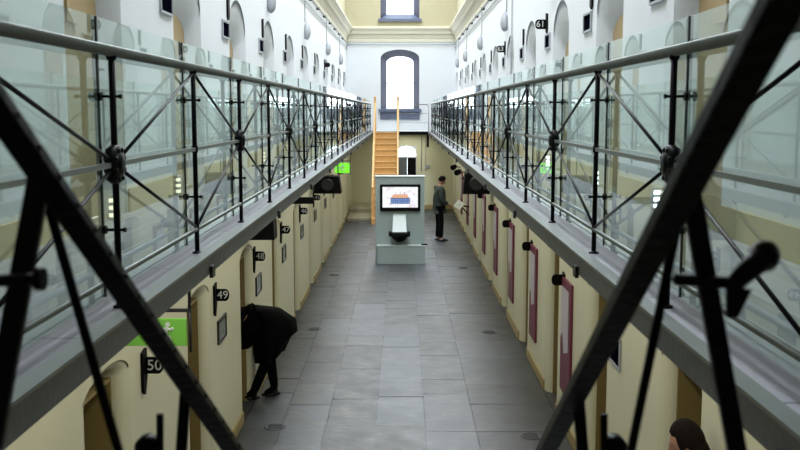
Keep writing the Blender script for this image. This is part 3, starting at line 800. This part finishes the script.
# floor covers
for k, (px, py) in enumerate(((314, 329), (275, 427), (334, 275), (489, 332), (531, 436), (463, 268))):
    D_ = EYE*F/.9933/(py-110); Y = (D_-EYE*st)/ct; p = U(px, py, Y)
    lab = ['round iron drain cover beside the bending woman', 'round iron drain cover nearest the left wall in front', 'small round drain cover on the left floor far off',
           'round drain cover on the right floor near mid hall', 'round drain cover at the right wall nearest the viewer', 'round drain cover on the right floor closest to the kiosk'][k]
    b = MB(); b.lathe((p.x, Y, 0), (0, 0, 1), [(0, .125), (.004, .125), (.006, .11), (.004, .105), (.005, .02)], 28)
    for q in range(5): b.box(p.x-.08, p.x+.08, Y-.07+.035*q-.005, Y-.07+.035*q+.005, .004, .008)
    b.build('drain_cover', 'drain', None, label=lab, cat='drain cover', group='round covers in the floor')

# ---------------------------------------------------------------- people
def skin(name, verts, edges, m, parent, sub=2, root=0, mesh_only=False):
    me = bpy.data.meshes.new(name); me.from_pydata([v[0] for v in verts], edges, []); me.update()
    o = bpy.data.objects.new(name, me); COL.objects.link(o)
    o.modifiers.new('skin', 'SKIN'); s = o.modifiers.new('sub', 'SUBSURF'); s.levels = sub; s.render_levels = sub
    sv = me.skin_vertices[0].data
    for i, v in enumerate(verts):
        r = v[1]; sv[i].radius = (r if isinstance(r, tuple) else (r, r)); sv[i].use_root = (i == root)
    o.modifiers['skin'].use_smooth_shade = True
    bpy.context.view_layer.update()
    nm = bpy.data.meshes.new_from_object(o.evaluated_get(bpy.context.evaluated_depsgraph_get()))
    bpy.data.objects.remove(o)
    nm.materials.clear(); nm.materials.append(M[m])
    if mesh_only: return nm
    k = bpy.data.objects.new(name, nm); COL.objects.link(k)
    if parent: k.parent = parent
    return k
class Sk:
    def __init__(s): s.v = []; s.e = []; s.i = {}
    def add(s, n, p, r, to=None):
        s.i[n] = len(s.v); s.v.append((Vector(p), r))
        if to: s.e.append((s.i[to], s.i[n]))
def hand(s, wrist, name, d, side_v, curl=.25, thumb=1):
    d = Vector(d).normalized(); sv = Vector(side_v).normalized(); nrm = d.cross(sv)
    w = s.v[s.i[wrist]][0]
    s.add(name+'palm', w+d*.045, (.028, .028), wrist)
    for k, L in enumerate((.07, .08, .075, .058)):
        off = sv*((k-1.5)*.020); p = w+d*.085+off
        s.add(name+'f%da' % k, p, .010, name+'palm')
        s.add(name+'f%db' % k, p+d*L*.5+nrm*curl*.02, .0085, name+'f%da' % k)
        s.add(name+'f%dc' % k, p+d*L*.85+nrm*curl*.05, .007, name+'f%db' % k)
    p = w+d*.04-sv*.034*thumb
    s.add(name+'t1', p, .011, name+'palm'); s.add(name+'t2', p+d*.035-sv*.014*thumb+nrm*.01, .009, name+'t1')
def add_head(me_bm, c, fwd, up, r=.1):
    """ellipsoid head with brow, nose, chin, ears, mouth, eyes shape; returns matrix"""
    f = Vector(fwd).normalized(); u = Vector(up).normalized(); u = (u-f*u.dot(f)).normalized(); l = u.cross(f)
    mt = Matrix((f, l, u)).transposed().to_4x4(); mt.translation = Vector(c)
    return mt
def head_mesh():
    b = MB()
    def fn(p, q):
        if p.x > 0:
            q.x *= 1-.10*abs(p.y)
            if p.z < -.1: q.y *= 1+.28*p.z; q.x *= 1.0+.02*p.z
            g = math.exp(-((p.y/.16)**2)-(((p.z+.12)/.2)**2)); q.x += .024*g*(1 if p.x > .6 else 0)
            q.x += .007*math.exp(-((p.z-.22)/.12)**2)*(1 if p.x > .5 else 0)
            q.x -= .009*(math.exp(-(((abs(p.y)-.3)/.13)**2)-(((p.z-.05)/.12)**2)))
            q.x += .006*math.exp(-((p.y/.25)**2)-(((p.z+.45)/.07)**2))
            q.x += .008*math.exp(-((p.y/.3)**2)-(((p.z+.8)/.15)**2))
        return q
    b.ellipsoid((0, 0, 0), .095, .075, .118, fn, 36, 26)
    for s in (-1, 1): b.ellipsoid((-.005, s*.076, -.005), .02, .009, .032, None, 10, 8)
    return b
def person(loc, rz, S_, P, label, jm, tm, hm, hairlen=.0, jacket_len=True):
    """P maps joint name -> position in local frame facing +x"""
    g = empty('person', loc, label, 'person'); R = Matrix.Rotation(rz, 4, 'Z') @ Matrix.Scale(S_, 4)
    s = Sk(); a = s.add
    a('pel', P['pel'], (.12, .10)); a('sp', P['sp'], (.115, .09), 'pel'); a('ch', P['ch'], (.11, .075), 'sp'); a('nk', P['nk'], .05, 'ch'); a('hd', P['hd'], .05, 'nk')
    for q in 'LR':
        a('hip'+q, P['hip'+q], .085, 'pel'); a('kn'+q, P['kn'+q], .055, 'hip'+q); a('an'+q, P['an'+q], .038, 'kn'+q); a('to'+q, P['to'+q], .03, 'an'+q)
        a('sh'+q, P['sh'+q], .042, 'ch'); a('el'+q, P['el'+q], .034, 'sh'+q); a('wr'+q, P['wr'+q], .027, 'el'+q)
        d = Vector(P['wr'+q])-Vector(P['el'+q]); hand(s, 'wr'+q, 'h'+q, P.get('hd_dir'+q, d), (0, 1, 0) if abs(d.normalized().y) < .7 else (1, 0, 0), .5, 1 if q == 'L' else -1)
    body = skin('body', s.v, s.e, 'skin', None, 2, 0, True)
    bm = bmesh.new(); bm.from_mesh(body)
    hb = head_mesh(); mt = add_head(None, Vector(P['head']), P['look'], P['up']); hb.transform(mt)
    tmp = bpy.data.meshes.new('tmp'); hb.bm.to_mesh(tmp); hb.bm.free(); bm.from_mesh(tmp); bpy.data.meshes.remove(tmp)
    bm.to_mesh(body); bm.free(); body.transform(R)
    o = bpy.data.objects.new('body', body); COL.objects.link(o); o.parent = g
    # jacket
    s = Sk(); a = s.add
    lo = Vector(P['pel'])+(Vector(P['pel'])-Vector(P['sp']))*.35
    a('pel', P['pel'], (.185, .155)); a('lo', lo, (.165, .14), 'pel'); a('sp', P['sp'], (.195, .17), 'pel'); a('ch', P['ch'], (.20, .17), 'sp'); a('nk', Vector(P['nk'])*.95+Vector(P['ch'])*.05, .085, 'ch')
    for q in 'LR':
        a('sh'+q, P['sh'+q], .09, 'ch'); a('el'+q, P['el'+q], .072, 'sh'+q); a('wr'+q, Vector(P['wr'+q])*.97+Vector(P['el'+q])*.03, .055, 'el'+q)
    me = skin('jacket', s.v, s.e, jm, None, 2, 0, True); me.transform(R)
    o = bpy.data.objects.new('jacket', me); COL.objects.link(o); o.parent = g
    s = Sk(); a = s.add
    a('pel', P['pel'], (.14, .12))
    for q in 'LR':
        a('hip'+q, P['hip'+q], .105, 'pel'); a('kn'+q, P['kn'+q], .078, 'hip'+q); a('an'+q, Vector(P['an'+q])+Vector((0, 0, .0)), .062, 'kn'+q)
    me = skin('trousers', s.v, s.e, tm, None, 2, 0, True); me.transform(R)
    o = bpy.data.objects.new('trousers', me); COL.objects.link(o); o.parent = g
    for q in 'LR':
        b = MB(); an = Vector(P['an'+q]); to = Vector(P['to'+q]); d = (to-an); d.z = 0; d.normalize(); l = Vector((-d.y, d.x, 0))
        z0 = min(an.z, to.z)-.045
        def fn(p, q_): 
            if p.z < 0: q_.z *= .5
            if p.x > 0: q_.z *= 1-.35*p.x
            return q_
        b.ellipsoid((0, 0, 0), .145, .05, .06, fn, 20, 12)
        mt = Matrix((d, l, Vector((0, 0, 1)))).transposed().to_4x4(); mt.translation = Vector((an.x, an.y, .031))+d*.06
        b.transform(R @ mt); b.build('shoe', 'shoe', None).parent = g
    # hair
    b = MB()
    def hf(p, q):
        if p.x > .45 and p.z < .5: q *= .86
        if p.z < -.55: q *= .88
        return q
    b.ellipsoid((-.008, 0, .014), .104, .086, .120+hairlen*.3, hf, 28, 20)
    if hairlen: b.ellipsoid((-.04, 0, -.07), .075, .088, .12, None, 20, 12)
    b.transform(R @ add_head(None, Vector(P['head']), P['look'], P['up'])); h = b.build('hair', hm, None); h.parent = g
    return g
def V(*a): return Vector(a)
stand = dict(pel=V(0, 0, .93), sp=V(0, 0, 1.13), ch=V(.0, 0, 1.34), nk=V(.015, 0, 1.49), hd=V(.03, 0, 1.55), head=V(.06, 0, 1.635),
    hipL=V(0, .09, .88), hipR=V(0, -.09, .88), knL=V(.01, .10, .48), knR=V(.03, -.10, .48), anL=V(-.02, .11, .08), anR=V(.02, -.11, .08), toL=V(.11, .13, .035), toR=V(.15, -.13, .035),
    shL=V(0, .17, 1.40), shR=V(0, -.17, 1.40), elL=V(.02, .24, 1.13), elR=V(.02, -.24, 1.13), wrL=V(.22, .16, 1.02), wrR=V(.20, -.18, .98), look=V(.85, 0, -.5), up=V(.4, 0, .9))
man = dict(stand); man['hipL'] = V(0, .08, .88); man['hipR'] = V(0, -.08, .88); man['head'] = V(.075, 0, 1.625); man['elR'] = V(.0, -.23, 1.13); man['wrR'] = V(.2, -.2, 1.0); man['wrL'] = V(.25, .16, 1.0)
MY = 26.6; mx = U(439, 242, MY).x
person((mx, MY, 0), math.radians(12), 1.03, man, 'man in a dark green-grey jacket standing right of the kiosk, head bowed', 'jacket', 'trousers', 'hair')
# visitor at lower right, mostly cropped away
pz = dict(stand); pz['look'] = V(.9, 0, -.35)
person((1.75, 5.55, 0), math.radians(160), 1.0, pz, 'brown-haired person seen from above beneath the right walkway at lower right', 'coat', 'trousers', 'brownhair', hairlen=.06)

# woman in black bending into the doorway
wy = 11.9; HX = -1.66
g = empty('person', (HX, wy, 0), 'person in black coat and tights bending forward into the left doorway', 'person')
s = Sk(); a = s.add
pel = V(0, 0, .95)
a('pel', pel, (.12, .11)); a('sp', V(-.14, -.05, 1.03), (.11, .09), 'pel'); a('ch', V(-.34, -.13, 1.05), (.13, .09), 'sp'); a('nk', V(-.50, -.20, 1.0), .05, 'ch'); a('hd', V(-.62, -.25, .94), .05, 'nk')
hips = {'L': V(.0, -.08, .88), 'R': V(.02, .08, .88)}; kns = {'L': V(-.03, -.09, .50), 'R': V(-.01, .07, .50)}
ans = {'L': V(-.19, -.12, .10), 'R': V(.05, .05, .10)}; tos = {'L': V(-.33, -.14, .03), 'R': V(-.08, .02, .03)}
for q in 'LR':
    a('hip'+q, hips[q], .08, 'pel'); a('kn'+q, kns[q], .052, 'hip'+q); a('an'+q, ans[q], .034, 'kn'+q); a('to'+q, tos[q], .03, 'an'+q)
    sy = -1 if q == 'L' else 1
    a('sh'+q, V(-.38, -.15+sy*.15, 1.02), .05, 'ch'); a('el'+q, V(-.42, -.17+sy*.17, .78), .036, 'sh'+q); a('wr'+q, V(-.50, -.22+sy*.12, .60), .026, 'el'+q)
    hand(s, 'wr'+q, 'h'+q, (-.3, -.1, -.9), (0, 1, 0), .6, 1)
body = skin('body', s.v, s.e, 'skin', None, 2, 0, True)
bm = bmesh.new(); bm.from_mesh(body); hb = head_mesh(); hm_ = add_head(None, V(-.70, -.28, .90), V(-.5, -.2, -.8), V(-.8, -.3, .3)); hb.transform(hm_)
tmp = bpy.data.meshes.new('tmp'); hb.bm.to_mesh(tmp); hb.bm.free(); bm.from_mesh(tmp); bm.to_mesh(body); bm.free()
o = bpy.data.objects.new('body', body); COL.objects.link(o); o.parent = g
b = MB(); b.ellipsoid((-.01, 0, .012), .105, .088, .122, lambda p, q: q*(.86 if p.x > .4 and p.z < .4 else 1), 24, 16); b.transform(hm_); h = b.build('hair', 'hair', None); h.parent = g
s = Sk(); a = s.add
a('pel', pel, (.13, .12))
for q in 'LR': a('hip'+q, hips[q], .088, 'pel'); a('kn'+q, kns[q], .076, 'hip'+q); a('an'+q, ans[q], .056, 'kn'+q); a('to'+q, tos[q], .042, 'an'+q)
me = skin('tights', s.v, s.e, 'coat', None, 2, 0, True); o = bpy.data.objects.new('tights', me); COL.objects.link(o); o.parent = g
for q in 'LR':
    b = MB(); an = ans[q]; d = tos[q]-an; d.z = 0; d.normalize(); l = V(-d.y, d.x, 0)
    b.ellipsoid((0, 0, 0), .125, .042, .055, lambda p, q_: V(q_.x, q_.y, q_.z*(.45 if p.z < 0 else 1-.4*max(0, p.x))), 20, 12)
    b.bar((-.045, 0, 0), (-.05, 0, .1), .045, .042, n=12)
    mt = Matrix((d, l, V(0, 0, 1))).transposed().to_4x4(); mt.translation = V(an.x, an.y, .026)+d*.05
    b.transform(mt); b.build('shoe', 'shoe', None).parent = g
# coat: upper part as skin with sleeves, lower flared skirt as folded loft
s = Sk(); a = s.add
a('pel', V(0, 0, .98), (.17, .15)); a('sp', V(-.14, -.05, 1.08), (.165, .14), 'pel'); a('ch', V(-.34, -.13, 1.10), (.185, .14), 'sp'); a('nk', V(-.46, -.18, 1.06), .09, 'ch')
a('dr', V(-.30, -.10, .86), (.17, .15), 'sp'); a('dr2', V(-.34, -.12, .62), (.12, .12), 'dr')
for q in 'LR':
    sy = -1 if q == 'L' else 1
    a('sh'+q, V(-.38, -.15+sy*.15, 1.02), .08, 'ch'); a('el'+q, V(-.42, -.17+sy*.17, .78), .07, 'sh'+q); a('wr'+q, V(-.49, -.21+sy*.12, .63), .055, 'el'+q)
me = skin('coat', s.v, s.e, 'coat', None, 2, 0, True)
bm = bmesh.new(); bm.from_mesh(me)
rings = []
N = 40
levels = [(V(-.22, -.06, 1.17), .10, .17), (V(-.06, -.02, 1.13), .22, .21), (V(.04, .0, 1.00), .24, .24), (V(.05, 0, .84), .24, .27), (V(.03, 0, .70), .22, .27), (V(.0, 0, .50), .17, .24), (V(.0, 0, .495), .14, .20)]
for j, (c, rx, ry) in enumerate(levels):
    row = []
    for i in range(N):
        t = 2*PI*i/N; fold = 1+(.10*math.sin(7*t+1)+.05*math.sin(11*t))*max(0, (j-1))/5
        x = c.x+rx*math.cos(t)*fold; y = c.y+ry*math.sin(t)*fold; z = c.z
        if j >= 2: z += .16*max(0, -math.cos(t))*(j >= 4)*-.2 + .12*max(0, math.cos(t))*(j-1)/5 * (1 if j >= 4 else .2)
        if 2 <= j <= 3 and math.cos(t) > .75: x += .05
        row.append(bm.verts.new((x, y, z)))
    rings.append(row)
for p, q in zip(rings, rings[1:]):
    for i in range(N):
        f = bm.faces.new([p[i], p[(i+1) % N], q[(i+1) % N], q[i]]); f.smooth = True
bm.faces.new(rings[0]); bm.faces.new(rings[-1][::-1])
bm.to_mesh(me); bm.free()
o = bpy.data.objects.new('coat', me); COL.objects.link(o); o.parent = g

# tilted reading board the man looks at
px_ = U(459, 205, 26.3)
g = empty('reading_board', (px_.x, 26.3, px_.z), 'small white tilted board on a black arm on the right wall before the man', 'information board')
b = MB(); mt = Matrix.Translation(px_) @ Matrix.Rotation(math.radians(25), 4, 'Z') @ Matrix.Rotation(math.radians(-48), 4, 'Y') @ Matrix.Rotation(math.radians(40), 4, 'X'); b.box(-.115, .115, -.11, .11, -.01, .01, mt); b.build('board', 'num', g)
b = MB(); b.bar(px_, (GW, 26.3, px_.z-.05), .02); b.bar(px_+Vector((.05, 0, -.02)), (GW, 26.3, px_.z-.28), .016); b.build('arm', 'black', g)
# wall spots at the right far end
for k, (px, py, Y) in enumerate(((454, 167, 31.0), (458, 172, 28.3))):
    p = U(px, py, Y)
    g = empty('spotlight', tuple(p), ['smaller black spotlight at the far end under the right walkway', 'larger black spotlight on the right wall above the bowed man'][k], 'spotlight', 'black spotlights near the far right wall')
    b = MB(); b.lathe(p, (-.5, -1, -.2), [(-.1, .04), (-.08, .07), (.1, .09), (.11, .05)], 16); b.build('housing', 'black', g)
    b = MB(); b.bar(p, (GW+.03, Y, p.z), .015); b.build('arm', 'black', g)

# ---------------------------------------------------------------- the bridge the viewer stands on
g = empty('bridge_deck', (0, -.3, DECK), 'dark bridge deck underfoot joining both galleries below the viewer', 'bridge')
b = MB(); b.box(-FL+.002, FR-.002, -1.0, .28, DECK-.12, DECK-.01); b.build('deck', 'deck', g)
g = empty('bridge_railing', (0, 1.0, DECK), 'blurred black iron struts crossing close in front of the viewer', 'railing')
def rbar(p, q, w, t=.6, name='strut', m='rust'):
    """rectangular iron section between two points"""
    p = Vector(p); q = Vector(q); d = (q-p).normalized(); yv = Vector((0, 1, 0)); s_ = d.cross(yv).normalized(); n_ = s_.cross(d).normalized()
    b = MB(); mt = Matrix((d, s_, n_)).transposed().to_4x4(); mt.translation = p
    b.box(0, (q-p).length, -w/2, w/2, -w*t/2, w*t/2, mt)
    # round rivets along the face
    L = (q-p).length; k = .12
    while k < L-.05 and name == 'main_strut':
        c = mt @ Vector((k, w*.52, 0)); b.lathe(c-s_*.003, s_, [(0, .006), (.003, .005), (.005, .002)], 8); k += .05
    return b.build(name, m, g, bevel=w*.12)
rbar(U(803, -38, .66), U(520, 500, 1.95), .030, name='main_strut')
rbar(U(-58, 27, .86), U(262, 492, 1.75), .028, name='main_strut')
rbar(U(40, 175, 1.10), U(-10, 450, 1.05), .025); rbar(U(44, 190, 1.12), U(124, 470, 1.2), .011)
rbar(U(186, 385, 1.45), U(180, 470, 1.45), .017)
rbar(U(686, 165, 1.0), U(742, 480, 1.05), .021); rbar(U(682, 200, 1.05), U(625, 480, 1.2), .0105)
rbar(U(577, 380, 1.45), U(584, 470, 1.45), .018)
b = MB(); b.bar(U(-8, 281, 1.05), U(42, 279, 1.05), .007); b.bar(U(36, 279, 1.05), U(44, 279, 1.05), .013, n=14); b.build('clamp', 'rust', g)
b = MB(); b.bar(U(674, 279, 1.0), U(742, 284, 1.0), .0065); b.bar(U(735, 283, .98), U(763, 256, .98), .009, .014, n=14)
b.lathe(U(764, 256, .99), (.25, -1, .1), [(-.009, .008), (-.007, .015), (.005, .016), (.008, .008)], 20)
b.extrude([U(728, 285, .99), U(752, 290, .99), U(738, 318, .99), U(728, 318, .99)], (0, .008, 0)); b.build('clamp', 'rust', g)
for x, xs in ((147, 160), (615, 604)):
    b = MB(); b.bar(U(xs, 414, 1.5), U(xs, 470, 1.5), .006)
    b.lathe(U(x, 446, 1.5), (0, -1, 0), [(-.02, .01), (-.015, .017), (.01, .018), (.015, .008)], 16); b.bar(U(x, 446, 1.5), U(xs, 452, 1.5), .007); b.build('clamp', 'rust', g)
